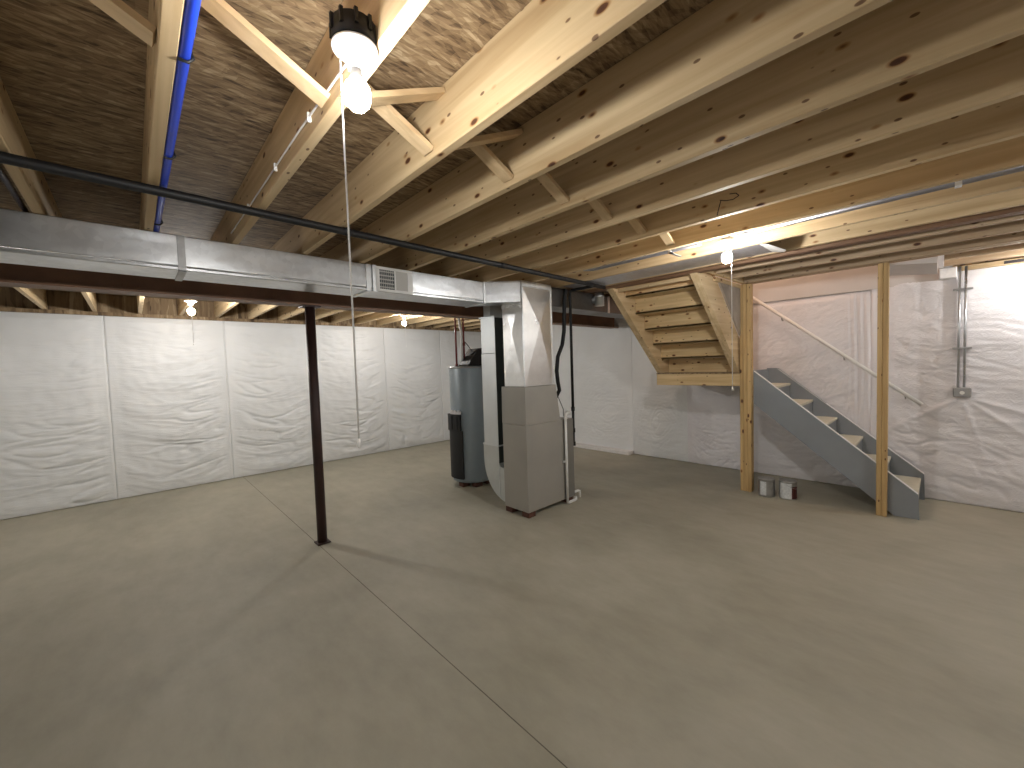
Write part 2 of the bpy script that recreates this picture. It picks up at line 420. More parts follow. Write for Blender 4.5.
for k in range(-2, 15):
    if k == -2 and False: continue
    base = 'pale ceiling joist, ' + JNAME[k]
    if k in (10, 11, 12):
        put_joist(k, YS, oy0-.04, base+', near side of stairs', GN)
        put_joist(k, oy1+.045, 3.755, 'short pine joist behind the stair opening, %s from the left' % ordn[k-10], GN)
    elif k in (13, 14):
        put_joist(k, YS, -.012, base+', near side of stairs', GN)
        put_joist(k, oy1+.045, 3.755, 'short pine joist behind the stair opening, %s from the left' % ordn[k-10], GN)
    else:
        put_joist(k, YS, 3.755, base, GN)
    put_joist(k, 3.765, LW+.115, 'pine joist beyond the steel beam, %s from the left' % ordn[k+2], GF)
# doubled trimmers and headers round the stair opening
o = MB().box(3.925, 3.969, YS, 3.68, HJ, TOPJ-.001, .002).box(3.971, 4.015, YS, 3.68, HJ, TOPJ-.001, .002).build('laminated_beam', LVL); tag(o, 'dark reddish laminated beam running past the head of the upper stairs', 'beam')
o = MB().box(5.036, 5.074, YS, oy0, HJ, TOPJ-.001, .002).box(5.076, 5.114, YS, oy0, HJ, TOPJ-.001, .002).build('trimmer_joist', OLDPINE)
tag(o, 'doubled brown trimmer joist resting on top of the two wooden posts', 'joist')
o = MB().box(4.020, 5.034, oy0-.039, oy0-.001, HJ, TOPJ-.001, .002).build('header_joist', PINE[0]); tag(o, 'short header across the near edge of the upper stair opening', 'joist')
o = MB().box(4.020, RW-.001, oy1+.003, oy1+.043, HJ, TOPJ-.001, .002).build('header_joist', PINE[0]); tag(o, 'header across the far edge of the stair opening beside the duct', 'joist')
o = MB().box(5.118, RW-.001, -.010, .028, HJ, TOPJ-.001, .002).build('header_joist', DRY); tag(o, 'header over the foot of the grey stairs', 'joist')

# cross bridging
BW, BT = .060, .019
gap = .4064-.038
def bridging(k, kind, label):
    x0, x1 = JX(k)+.019, JX(k+1)-.019
    zlo, zhi = HJ+.030, TOPJ-.030
    y = {0: 1.34, 1: 1.39}.get(k, 1.365) if kind == 'down' else 1.30
    a, b = ((x0+.004, y, zhi), (x1-.004, y, zlo)) if kind == 'down' else ((x0+.004, y, zlo), (x1-.004, y, zhi))
    m = MB().obeam((a[0]-x0, 0, a[2]-HJ), (b[0]-x0, 0, b[2]-HJ), BW, BT)
    return m, (x0, y+(.003 if kind == 'down' else 0), HJ)
BAY = {-2: 'in the far left joist bay', -1: 'in the bay left of the blue pipe joist', 0: 'in the bay left of the nearest lamp', 1: 'in the bay right of the nearest lamp',
       2: 'in the second bay right of the nearest lamp', 3: 'in the third bay right of the nearest lamp', 4: 'in the fourth bay right of the nearest lamp', 5: 'in the fifth bay right of the nearest lamp', 6: 'in the bay ending at the conduit joist'}
srcs = {}
for k in range(-2, 7):
    for kind in (('down', 'up') if k in (1, 2) else ('down',)):
        if kind not in srcs:
            m, loc = bridging(k, kind, ''); o = m.build('cross_brace', BRACE); srcs[kind] = o
        else:
            _m, loc = bridging(k, kind, ''); _m.bm.free(); o = srcs[kind].copy(); COL.objects.link(o)
        o.location = loc
        tag(o, 'wooden cross brace %s, right end %s' % (BAY[k], 'low' if kind == 'down' else 'high'), 'brace', 'wooden cross braces between the joists')

# ------------------------------------------------------------------ steel beam and column
yb = 3.763
bt, bb = HJ-.001, 2.094
m = MB()
m.box(XW, RW+.03, yb-.083, yb+.083, bb, bb+.013).box(XW, RW+.03, yb-.083, yb+.083, bt-.013, bt).box(XW, RW+.03, yb-.005, yb+.005, bb+.013, bt-.013)
o = m.build('steel_beam', BEAMM); tag(o, 'long dark brown steel I-beam under the joists behind the duct', 'beam')
t = thing('steel_column', (1.15, yb, 0), 'slim dark brown steel column standing in the middle of the floor under the beam', 'column')
MB().lathe((1.15, yb, 0), [(.040, .012), (.040, bb-.012)], 24).build('shaft', STEEL, t)
MB().box(1.08, 1.22, yb-.07, yb+.07, bb-.012, bb-.001).build('cap_plate', STEEL, t)
MB().box(1.095, 1.205, yb-.055, yb+.055, .0005, .012, .002).build('base_plate', STEEL, t)

# ------------------------------------------------------------------ supply trunk duct
t = thing('supply_duct', (.6, 3.2, 2.13), 'long shiny galvanised trunk duct hung below the joists in front of the beam', 'duct')
yA, yB, z0, z1 = 3.05, 3.35, 2.14, HJ-.003
secs = [(XW+.01, .245), (.245, 1.37), (1.37, 2.53)]
for i, (a, b) in enumerate(secs):
    m = MB().box(a, b-.002, yA+.002*i, yB, z0, z1, .004)
    # rolled bead low on the face
    m.tube([(a+.02, yA+.001, z0+.022), (b-.02, yA+.001, z0+.022)], .006, 6)
    m.build('duct_section', GALV, t)
m = MB().prism([(2.53, yA), (2.778, 2.80), (2.778, 3.07), (2.53, yB)], 2, z0, z1); m.build('offset_section', GALV, t)
for xx in (.245, 1.37, 2.53):
    w_ = .018 if xx < 2 else .01
    MB().box(xx-w_, xx+w_, yA-.008, yA+.001, z0-.006, z1).box(xx-w_, xx+w_, yA-.008, yB+.004, z0-.008, z0-.0005).build('drive_cleat', GALV_L if xx > 1 else GALV_D, t)
m = MB().prism([(1.405, z0-.004), (1.435, z0-.004), (1.43, z1), (1.40, z1)], 1, yA-.012, yA-.001); m.build('sealed_strap', GALV_L, t)
# duct going on behind the upper stairs
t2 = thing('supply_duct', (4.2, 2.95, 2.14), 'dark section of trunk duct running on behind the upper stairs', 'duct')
MB().box(3.215, 4.35, 2.84, 3.14, z0, z1, .004).box(4.352, 5.80, 2.84, 3.14, z0+.001, z1, .004).build('duct_section', galv('dark_duct', (.20, .19, .18), .45), t2)  # darker metal colour than the front trunk sections
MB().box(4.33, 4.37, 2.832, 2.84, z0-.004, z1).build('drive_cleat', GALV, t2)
MB().lathe((4.05, 2.765, 2.19), [(.055, 0), (.055, .10), (.058, .10), (.058, .12), (.055, .12), (.055, .15)], 24).tube([(4.05, 2.765, 2.27), (4.05, 2.84, 2.27)], .045, 18).build('round_collar', GALV_L, t2)

# grille on the trunk
t = thing('return_grille', (1.6, yA, 2.24), 'white metal register grille on the face of the long duct', 'vent')
gx0, gx1, gz0, gz1 = 1.428, 1.748, 2.142, 2.338
m = MB(); yg = yA-.012
m.box(gx0, gx1, yg, yA-.0005, gz1-.022, gz1, .002).box(gx0, gx1, yg, yA-.0005, gz0, gz0+.022, .002).box(gx0, gx0+.03, yg, yA-.0005, gz0+.022, gz1-.022).box(gx1-.045, gx1, yg, yA-.0005, gz0+.022, gz1-.022).box(1.585, 1.597, yg, yA-.0005, gz0+.022, gz1-.022)
m.build('frame', WHITEPL, t)
MB().box(gx0+.03, 1.585, yA-.003, yA-.0008, gz0+.022, gz1-.022).build('core', GRILD, t)
m = MB()
for i in range(5):
    zz = gz0+.022+(i+.5)*.0304; m.box(gx0+.03, 1.585, yg+.002, yA-.003, zz-.0045, zz+.0045)
for i in range(7):
    xx = gx0+.03+(i+1)*.0159; m.box(xx-.0018, xx+.0018, yg+.003, yA-.003, gz0+.022, gz1-.022)
m.build('louvers', SLATE, t)
MB().box(1.597, gx1-.045, yg+.004, yA-.0008, gz0+.022, gz1-.022).build('blank_damper', SLATE, t)

# ------------------------------------------------------------------ furnace
fx, fy = 2.78, 2.78
t = thing('furnace', (3.1, 2.95, 0), 'tall narrow grey furnace cabinet with shiny plenum on top, raised on bricks', 'furnace')
fw, FX1 = 3.13, 3.50
m = MB().box(fx, FX1, fy, fw, .052, .925, .004); m.build('blower_cabinet', CAB, t)
MB().box(3.335, FX1+.01, fy-.004, fy, .06, .92, .001).build('side_panel', plain('cabinet_dark_panel', (.24, .23, .21), .45, .3, .05), t)
MB().box(FX1, FX1+.012, fy+.012, fw-.012, .07, .915, .003).build('door', CAB, t)
# coil casing, slightly flared towards the bottom
bm_ = MB(); q0 = [(fx, fy), (3.30, fy), (3.30, fw), (fx, fw)]; q1 = [(fx-.004, fy-.004), (3.235, fy-.004), (3.235, fw-.012), (fx-.004, fw-.012)]
A = [bm_.bm.verts.new((x, y, .928)) for x, y in q0]; B = [bm_.bm.verts.new((x, y, 1.308)) for x, y in q1]
bm_.bm.faces.new(A[::-1]); bm_.bm.faces.new(B)
for i in range(4): bm_.bm.faces.new((A[i], A[(i+1) % 4], B[(i+1) % 4], B[i]))
bm_.build('coil_casing', plain('coil_casing_paint', (.37, .355, .32), .40, .2, .05, 3), t)
# plenum with cross-broken faces
pl = MB(); X0, X1, Y0, Y1, Z0, Z1 = fx+.004, 3.205, fy+.004, 3.075, 1.311, 2.285
def crossface(c4, nrm, d, split=.40):
    vs = [pl.bm.verts.new(p) for p in c4]; cc = sum((Vector(p) for p in c4), Vector())/4+Vector(nrm)*d
    cc.z = Z0+(Z1-Z0)*split; cv = pl.bm.verts.new(cc)
    for i in range(4): pl.bm.faces.new((vs[i], vs[(i+1) % 4], cv))
crossface([(X0, Y0, Z0), (X1, Y0, Z0), (X1, Y0, Z1), (X0, Y0, Z1)], (0, -1, 0), .030, .62)
crossface([(X0, Y1, Z0), (X0, Y0, Z0), (X0, Y0, Z1), (X0, Y1, Z1)], (-1, 0, 0), .022, .55)
crossface([(X1, Y0, Z0), (X1, Y1, Z0), (X1, Y1, Z1), (X1, Y0, Z1)], (1, 0, 0), .01)
crossface([(X1, Y1, Z0), (X0, Y1, Z0), (X0, Y1, Z1), (X1, Y1, Z1)], (0, 1, 0), .01)
pl.bm.faces.new([pl.bm.verts.new(p) for p in ((X0, Y0, Z1), (X1, Y0, Z1), (X1, Y1, Z1), (X0, Y1, Z1))])
pl.bm.faces.new([pl.bm.verts.new(p) for p in ((X0, Y1, Z0), (X1, Y1, Z0), (X1, Y0, Z0), (X0, Y0, Z0))])
bmesh.ops.remove_doubles(pl.bm, verts=pl.bm.verts, dist=1e-5)
PLN = galv('plenum_sheet', (.84, .84, .83), .31, .05)
po = pl.build('plenum', PLN, t)
m = MB()
for x, y in ((X0, Y0), (X1, Y0)): m.box(x-.007, x+.007, y-.007, y+.007, Z0, Z1+.03, .002)
m.box(X0-.006, X1+.006, Y0-.006, Y1+.006, Z1, HJ-.004, .003).build('plenum_collar', GALV_L, t)
MB().box(X0-.008, X0-.001, Y0+.02, Y1, 2.085, 2.135, .002).tube([(X0-.010, Y0+.02+i*.027, 2.10+.012*((i*7) % 3)) for i in range(11)], .009, 6).build('duct_sealant', CLEARPL, t)
bpos = [(fx+.05, fy+.05), (fx+.05, fw-.06), (FX1-.07, fy+.05), (FX1-.07, fw-.06)]
src = None
for i, (x, y) in enumerate(bpos):
    w_ = .098
    o = MB().box(-.05, .05, -.05, .05, 0, .0515, .003).build('brick', BRICK) if src is None else src.copy()
    if src is None: src = o
    else: COL.objects.link(o)
    o.location = (x, y, 0)
    tag(o, 'dark red brick under the %s corner of the furnace' % ('front', 'left', 'right', 'back')[i], 'brick', 'bricks under the furnace')

# return drop with curved boot
t = thing('return_duct', (3.1, 3.4, .05), 'tall pale grey return air duct curving into the furnace bottom', 'duct')
rx0, rx1 = 2.83, 3.36
ya, yb2 = 3.262, 3.50
MB().box(rx0, rx1, ya, yb2, .66, 1.66, .003).build('duct_section', RETN, t)
MB().box(rx0+.003, rx1-.003, ya+.003, yb2-.003, 1.662, 2.055, .003).box(rx0-.008, rx1+.008, ya-.008, yb2+.012, 2.05, 2.062).box(rx0+.05, rx1, 3.38, yb2-.005, 2.062, HJ-.004).build('upper_section', RETN, t)
pts = [(ya, .66), (yb2+.015, .66)]
for i in range(11):
    a = -math.pi/2*i/10
    pts.append((3.132+.383*math.cos(a), .50+.44*math.sin(a) if i else .50))
pts += [(3.132, .42), (ya-.03, .43), (ya, .47)]
MB().prism(pts, 0, rx0+.001, rx1).build('curved_boot', plain('boot_steel', (.55, .57, .56), .45, .35, .05), t)
MB().box(rx0-.006, rx1+.004, ya-.006, yb2+.018, .652, .668).build('drive_cleat', RETN, t)
MB().box(rx0+.004, rx1, ya-.004, ya-.0005, .47, 2.04).build('dark_side_sheet', plain('dark_green_sheet', (.03, .04, .038), .6), t)  # thin dark green sheet added over the duct face toward the furnace
MB().box(rx0-.003, rx0, ya-.004, ya+.003, .10, .47).build('corner_seam', GALV_L, t)

# gas line
t = thing('gas_pipe', (1.5, 2.4, 2.32), 'long black iron gas pipe strapped under the joists, dropping beside the furnace', 'pipe')
zp = HJ-.0225
GX, GY = 3.545, 2.80
path = [(XW+.02, 2.265, zp), (-.30, 2.308, zp), (3.46, 2.463, zp), (3.72, 2.474, zp)]
MB().tube(path, .0205, 12).build('main_run', BLACK, t)
MB().tube([(GX, 2.468, zp), (GX, GY-.03, zp), (GX, GY, zp-.03), (GX, GY, 1.0)], .0155, 12).build('branch', BLACK, t)
MB().tube([(GX, GY, 1.0), (GX, GY, .62)], .0145, 12).build('drop_leg', BLACK, t)
for p, ax in (((.95, 2.359, zp), 0), ((2.2, 2.411, zp), 0), ((3.46, 2.463, zp), 0)):
    MB().tube([(p[0]-.03, p[1]-.001, p[2]), (p[0]+.03, p[1]+.001, p[2])], .0224, 12).build('coupling', BLACK, t)
for z in (1.02, .78, .63): MB().tube([(GX, GY, z-.022), (GX, GY, z+.022)], .021, 12).build('coupling', BLACK, t)
MB().tube([(GX, GY, .78), (GX-.015, GY+.06, .78), (GX-.03, GY+.12, .78)], .013, 12).build('gas_inlet', BLACK, t)
# coolant hose
t = thing('coolant_line', (3.55, 3.0, 1.2), 'thick black insulated coolant hose hanging behind the shiny plenum', 'hose')
hp = [(3.47, 2.80, 2.33), (3.445, 2.80, 2.22), (3.435, 2.80, 2.05), (3.425, 2.80, 1.88), (3.39, 2.80, 1.73), (3.31, 2.80, 1.60), (3.285, 2.80, 1.45), (3.30, 2.80, 1.33), (3.345, 2.82, 1.24), (3.34, 2.86, 1.17), (3.29, 2.90, 1.15)]
MB().tube(hp, .021, 12).build('foam_sleeve', HOSE, t)
MB().tube([(3.30, 2.90, 1.24), (3.37, 2.88, 1.20), (3.44, 2.85, 1.02), (3.50, 2.90, .935)], .004, 6).build('control_wire', BLACK, t)
# PVC drain
t = thing('drain_pipe', (3.44, 2.74, 0), 'white PVC drain pipe standing at the right side of the furnace', 'pipe')
dx, dy = 3.352, 2.752
MB().tube([(dx, dy, .022), (dx, dy, .955)], .0145, 14).build('standpipe', WHITEPL, t)
MB().tube([(dx, dy, .955), (dx, dy, .985), (dx+.03, dy+.004, .987), (dx+.085, dy+.012, .987), (dx+.085, dy+.06, .987)], .0175, 12).tube([(dx, dy, .93), (dx, dy, .96)], .020, 14).build('upper_elbow', WHITEPL, t)
MB().tube([(dx, dy, .022), (dx+.02, dy-.005, .019), (dx+.12, dy+.0, .019), (dx+.145, dy+.0, .026), (dx+.15, dy+.01, .050)], .0165, 12).build('lower_elbow', WHITEPL, t)
MB().tube([(dx-.03, dy+.028, .47), (dx, dy, .47)], .012, 10).build('pipe_clip', WHITEPL, t)
t = thing('drain_pipe', (3.6, 2.85, .1), 'short white PVC stub with elbow low behind the standing drain pipe', 'pipe')
MB().tube([(3.515, 2.80, .085), (3.60, 2.80, .085), (3.625, 2.80, .075), (3.63, 2.80, .045), (3.63, 2.80, .001)], .014, 12).build('elbow_run', WHITEPL, t)

# ------------------------------------------------------------------ water heater
wx, wy = 3.215, 4.225
t = thing('water_heater', (wx, wy, 0), 'round grey water heater with black front cover beside the return duct', 'water heater')
MB().lathe((wx, wy, 0), [(.245, .055), (.268, .065), (.270, .10), (.270, 1.50), (.262, 1.525), (.24, 1.535)], 48).build('tank', WH, t)
MB().lathe((wx, wy, 0), [(.273, 1.508), (.273, 1.530)], 48).build('top_rim', GALV_D, t)
# black cover wraps the left part of the tank
m = MB(); a0, a1 = math.radians(176), math.radians(216)
def strip(mm, a0, a1, r0, r1, z0, z1, n=14, taper=0):
    I = []; O = []
    for j, z in enumerate((z0, z1)):
        aa = a0; bb_ = a1
        I.append([mm.bm.verts.new((wx+r0*math.cos(aa+(bb_-aa)*i/n), wy+r0*math.sin(aa+(bb_-aa)*i/n), z)) for i in range(n+1)])
        O.append([mm.bm.verts.new((wx+r1*math.cos(aa+(bb_-aa)*i/n), wy+r1*math.sin(aa+(bb_-aa)*i/n), z)) for i in range(n+1)])
    for i in range(n):
        mm.bm.faces.new((O[0][i], O[0][i+1], O[1][i+1], O[1][i])); mm.bm.faces.new((I[0][i], I[1][i], I[1][i+1], I[0][i+1]))
        mm.bm.faces.new((O[1][i], O[1][i+1], I[1][i+1], I[1][i])); mm.bm.faces.new((O[0][i+1], O[0][i], I[0][i], I[0][i+1]))
    for i in (0, n): mm.bm.faces.new((O[0][i], O[1][i], I[1][i], I[0][i]))
strip(m, math.radians(150), math.radians(208), .2705, .295, .11, .72)
strip(m, math.radians(150), math.radians(204), .2705, .310, .72, .93)
cv = m.build('front_cover', BLACKPL, t)
m = MB(); strip(m, math.radians(172), math.radians(180), .31, .318, .74, .91, 3); strip(m, math.radians(190), math.radians(197), .31, .318, .74, .91, 3)
m.build('cover_rib', BLACKPL, cv)
m = MB()
for i in range(9):
    a = math.radians(172+i*4); m.box(wx+.29*math.cos(a)-.018, wx+.29*math.cos(a)+.012, wy+.29*math.sin(a)-.016, wy+.29*math.sin(a)+.016, .93, .955+.03*((i*5) % 3)/2, .008)
m.build('crumpled_wrap', CLEARPL, t)
MB().box(wx-.295, wx-.285, wy-.06, wy-.015, .93, .965).build('red_label', GRAPH, t)
# blower hood
hd = MB().prism([(wx-.14, 1.536), (wx+.20, 1.536), (wx+.20, 1.70), (wx+.14, 1.76), (wx+.04, 1.76), (wx-.05, 1.66)], 1, wy-.15, wy+.06).build('blower_hood', BLACKPL, t)
MB().tube([(wx-.04, wy-.08, 1.68), (wx+.02, wy-.14, 1.74), (wx+.09, wy-.14, 1.76), (wx+.14, wy-.08, 1.70)], .006, 6).tube([(wx-.06, wy+.1, 1.92), (wx-.03, wy-.02, 1.80), (wx+.04, wy-.08, 1.66)], .005, 6).build('power_cord', BLACKPL, t)
MB().tube([(3.075, 4.315, 1.53), (3.075, 4.315, 2.33)], .013, 10).tube([(3.075, 4.315, 1.53), (3.075, 4.315, 1.57)], .02, 10).build('hot_pipe', COPPER, t)
MB().tube([(3.155, 4.255, 1.53), (3.155, 4.255, 2.33)], .013, 10).tube([(3.155, 4.255, 1.80), (3.155, 4.255, 1.84)], .02, 10).build('cold_pipe', COPPER, t)
MB().tube([(3.135, 4.27, 1.56), (3.135, 4.27, 1.95), (3.10, 4.27, 2.16), (3.07, 4.27, 2.30)], .017, 10).build('vent_pipe', WHITEPL, t)
for i, a in enumerate((195, 245, 300, 60)):
    a = math.radians(a); o = src.copy(); COL.objects.link(o); o.scale = (1.05, .9, 1.06); o.location = (wx+.20*math.cos(a), wy+.20*math.sin(a), 0)
    tag(o, 'dark red brick under the %s of the water heater' % ('left front', 'front', 'right front', 'back')[i], 'brick', 'bricks under the water heater')

# ------------------------------------------------------------------ stairs
rise, run = .194, .226
LZ = 1.36
gs = thing('lower_stairs', (5.5, .8, 0), 'grey painted lower stair flight along the right wall with bare treads', 'stairs')
sl = rise/run
def zt(y): return 1.372-(y-1.457)*-0 - (1.457-y)*sl
def stringer(x0, x1, dz=0.0):
    p = [(1.45, zt(1.45)+dz), (.128, zt(.128)+dz), (.118, .001), (.285, .001), (.50, .185), (1.45, .185+.95*sl)]
    return MB().prism(p, 0, x0, x1)
stringer(5.122, 5.160).build('stringer', GREYP, gs)
rz = .055
MB().prism([(1.51, 1.385), (1.395, 1.385), (.105, zt(.105)+rz), (.098, .002), (.30, .002), (.50, .185), (1.51, .185+1.01*sl)], 0, RW-.062, RW-.024).build('stringer', GREYP, gs)
MB().box(5.161, RW-.063, 1.499, 1.512, 1.20, 1.372).build('riser', GREYP, gs)
for x0, x1, y_a, y_b, rr_ in ((5.120, 5.162, .128, 1.45, 0), (RW-.064, RW-.022, .105, 1.395, rz)):
    zt = (lambda q, rr_=rr_: 1.372-(1.457-q)*sl+rr_)
    MB().prism([(y_a, zt(y_a)), (y_b, zt(y_b)), (y_b, zt(y_b)+.007), (y_a, zt(y_a)+.007)], 0, x0, x1).build('stringer_cap', PORC, gs)
for i in range(6):
    z = LZ+.032-rise*(i+1); yf = 1.257-run*i      # nosing
    yr = yf+run+.004
    MB().box(5.161, RW-.063, yf, yr, z-.028, z, .004).build('tread', TREAD, gs)
for i in range(7):
    z = LZ+.032-rise*(i+1); yr = 1.257-run*(i-1)+.010
    MB().box(5.161, RW-.063, yr, yr+.015, max(z+.001, .002), z+rise-(.03 if i else .05)).build('riser', GREYP, gs)
# handrail
hr = thing('handrail', (RW-.08, .9, 1.6), 'slim white handrail sloping down the right wall above the grey stairs', 'handrail')
hx = RW-.065
MB().tube([(hx, 1.70, 2.322), (hx, .127, .985)], .019, 12).build('rail', RAILM, hr)
for y in (1.35, .75, .25):
    z = .985+(y-.127)*.85; MB().tube([(hx, y, z-.012), (hx+.02, y, z-.05), (RW+.01, y, z-.05)], .006, 8).build('bracket', GALV_D, hr)

# landing
ld = thing('stair_landing', (5.5, 2.06, 1.36), 'pine stair landing platform behind the left wooden post', 'landing')
ly0, ly1 = 1.572, 2.576; lyn = 1.515
MB().box(5.05, 5.088, ly0, ly1, 1.203, 1.345, .002).build('rim_board', PINE_STAIR, ld)
for xa, yy in ((5.09, ly1-.038), (5.165, 1.535), (5.09, 2.04)): MB().box(xa, RW-.03, yy, yy+.038, 1.203, 1.345).build('platform_joist', PINE[0], ld)
MB().prism([(5.045, 1.572), (5.120, 1.572), (5.120, lyn), (RW-.03, lyn), (RW-.03, ly1), (5.045, ly1)], 2, 1.3455, LZ).build('deck', OSB, ld)
MB().box(5.055, 5.09, ly1-.075, ly1-.04, .02, 1.20).build('cleat', PINE[2], ld) if False else None

# upper flight : climbs from the landing towards -X
us = thing('upper_stairs', (4.5, 2.06, 1.37), 'unpainted pine upper stair flight seen from below, rising to the ceiling', 'stairs')
r2, n2_ = .18, .21
s2 = r2/n2_
def low(x): return 1.372+(5.05-x)*s2
def upper_stringer(y0, y1):
    p = [(5.24, 1.362), (5.06, 1.362), (3.92, 2.341), (4.019, 2.344), (4.019, 2.575)]
    # saw-tooth top, from the ceiling down to the landing
    q = []
    for i in range(6, -1, -1):
        xr = 5.254-n2_*i; zt_ = LZ+r2*(i+1)
        if zt_ > 2.575: continue
        if xr < 4.09: continue
        if xr-n2_ < 4.062: q.append((4.021, zt_))
        else: q.append((xr-n2_, zt_))
        q.append((xr, zt_))
    return MB().prism(p+q, 1, y0, y1)
sy0, sy1 = 1.58, 2.572
MB().prism([(5.22, 1.362), (5.06, 1.362), (3.92, 2.341), (4.019, 2.344), (4.019, 2.575), (4.11, 2.575), (5.22, 1.62)], 1, sy0, sy0+.038).build('stringer', PINE_STRING, us)
upper_stringer(sy0+.039, sy0+.072).build('notched_stringer', PINE_STRING, us)
upper_stringer(sy1-.075, sy1-.039).build('notched_stringer', PINE_STRING, us)
MB().prism([(5.22, 1.362), (5.06, 1.362), (3.92, 2.341), (4.019, 2.344), (4.019, 2.575), (4.11, 2.575), (5.22, 1.62)], 1, sy1-.038, sy1).build('stringer', PINE_STRING, us)
for i in range(7):
    xr = 5.254-n2_*i; zb = LZ+r2*i
    a = sy0+.074; b = sy1-.077
    if zb+.04 < 2.56 and xr > 4.09:
        MB().box(xr-.018, xr, a, b, zb+.001, min(zb+r2-.001, 2.57), .001).build('riser', PINE_STAIR, us)
    if zb+r2 < 2.58 and xr-n2_ > 4.04:
        MB().box(xr-n2_-.018, xr+.01, sy0+.039, sy1-.039, zb+r2, zb+r2+.025, .003).build('tread', PINE_STAIR, us)
MB().box(3.835, 3.873, sy0+.03, sy1-.03, 2.25, 2.345).box(3.875, 3.965, sy0+.0, sy1-.0, 2.296, 2.336) if False else None
o = MB().box(4.0195, 4.055, sy0+.075, sy1-.078, 2.305, 2.345, .002).build('stair_hanger', PINE[1]); tag(o, 'pine hanger board across the head of the upper stairs', 'board')
# plywood guard triangle beside the upper flight
gx = [(4.42, 2.302), (5.03, 2.302), (5.03, 1.78)]
o = MB().prism([(x, z) for x, z in gx], 1, 1.556, 1.574).build('plywood_panel', plain('tan_board', (.36, .31, .26), .8)); tag(o, 'flat brownish triangular panel between upper stringer and left post', 'panel')
o = MB().box(4.30, 5.034, 1.545, 1.578, 2.302, HJ-.002, .002).build('nailing_plate', PINE[0]); tag(o, 'short pine plate above the triangular stair panel', 'board')

# posts
def post(name, x0, x1, ys_, z1, label):
    t = thing(name, ((x0+x1)/2, ys_[0], 0), label, 'post')
    for a, b in zip(ys_, ys_[1:]): MB().box(x0, x1, a+.0008, b-.0008, .0005, z1, .003).build('stud', PINE[2], t)
    return t
post('wooden_post', 5.030, 5.117, (1.452, 1.491, 1.530, 1.568), HJ-.001, 'built-up yellow pine post at the landing corner, left of the grey stairs')
post('wooden_post', 5.030, 5.117, (.330, .368, .406), HJ-.001, 'orange-brown pine post standing in front of the grey stair foot')

# lumber marks
MARKS = [[(.881, 2.432), (.893, 2.39), (.902, 2.355)], [(.886, 2.437), (.850, 2.424), (.815, 2.420), (.785, 2.432), (.800, 2.450), (.834, 2.456)]]
for o in list(bpy.data.objects):
    if o.get('label', '').startswith('pale ceiling joist, fifth to the right'):
        for pts_ in MARKS:
            m = MB()
            for a, b in zip(pts_, pts_[1:]): m.obeam((-.0196, a[0]-YS, a[1]-HJ), (-.0196, b[0]-YS, b[1]-HJ), .001, .005, side=(1, 0, 0))
            k_ = m.build('ink_mark', INK); k_.parent = o; k_.location = (0, 0, 0)
k_ = MB().box(RW-.0125, RW-.0102, -.53, -.39, 2.310, 2.336).build('ink_stamp', INK, bpy.data.objects['trim_3'])
# paint cans
def can(x, y, label, mat, stripe):
    t = thing('paint_can', (x, y, 0), label, 'paint can')
    MB().lathe((x, y, 0), [(.078, .001), (.080, .004), (.080, .185), (.083, .188), (.083, .193), (.072, .193), (.070, .188)], 32).build('can_body', CANM, t)
    m = MB()
    for z0_, z1_, a0_, a1_, mi in stripe:
        n = 20
        lo = [m.bm.verts.new((x+.0808*math.cos(math.radians(a0_+(a1_-a0_)*i/n)), y+.0808*math.sin(math.radians(a0_+(a1_-a0_)*i/n)), z0_)) for i in range(n+1)]
        hi = [m.bm.verts.new((v.co.x, v.co.y, z1_)) for v in lo]
        for i in range(n):
            f_ = m.bm.faces.new((lo[i], lo[i+1], hi[i+1], hi[i])); f_.material_index = mi
    m.build('label_wrap', mat, t)
    MB().tube([(x-.083*math.cos(a), y+.083*math.sin(a)*-1, .165-.05*math.sin(a*1)) for a in [math.pi*k/10-math.pi/2+math.pi/2 for k in range(11)]], .002, 6).build('bail_handle', GALV_D, t)
can(5.02, 1.305, 'grey metal paint can nearest the left wooden post', [LABEL, GALV_D, DKRED], [(.02, .17, 150, 195, 0), (.02, .17, 195, 300, 1)])
can(5.07, 1.115, 'paint can with white and dark red label, under the grey stringer', [LABEL, CANM, DKRED], [(.01, .175, 130, 218, 0), (.01, .14, 218, 330, 2)])

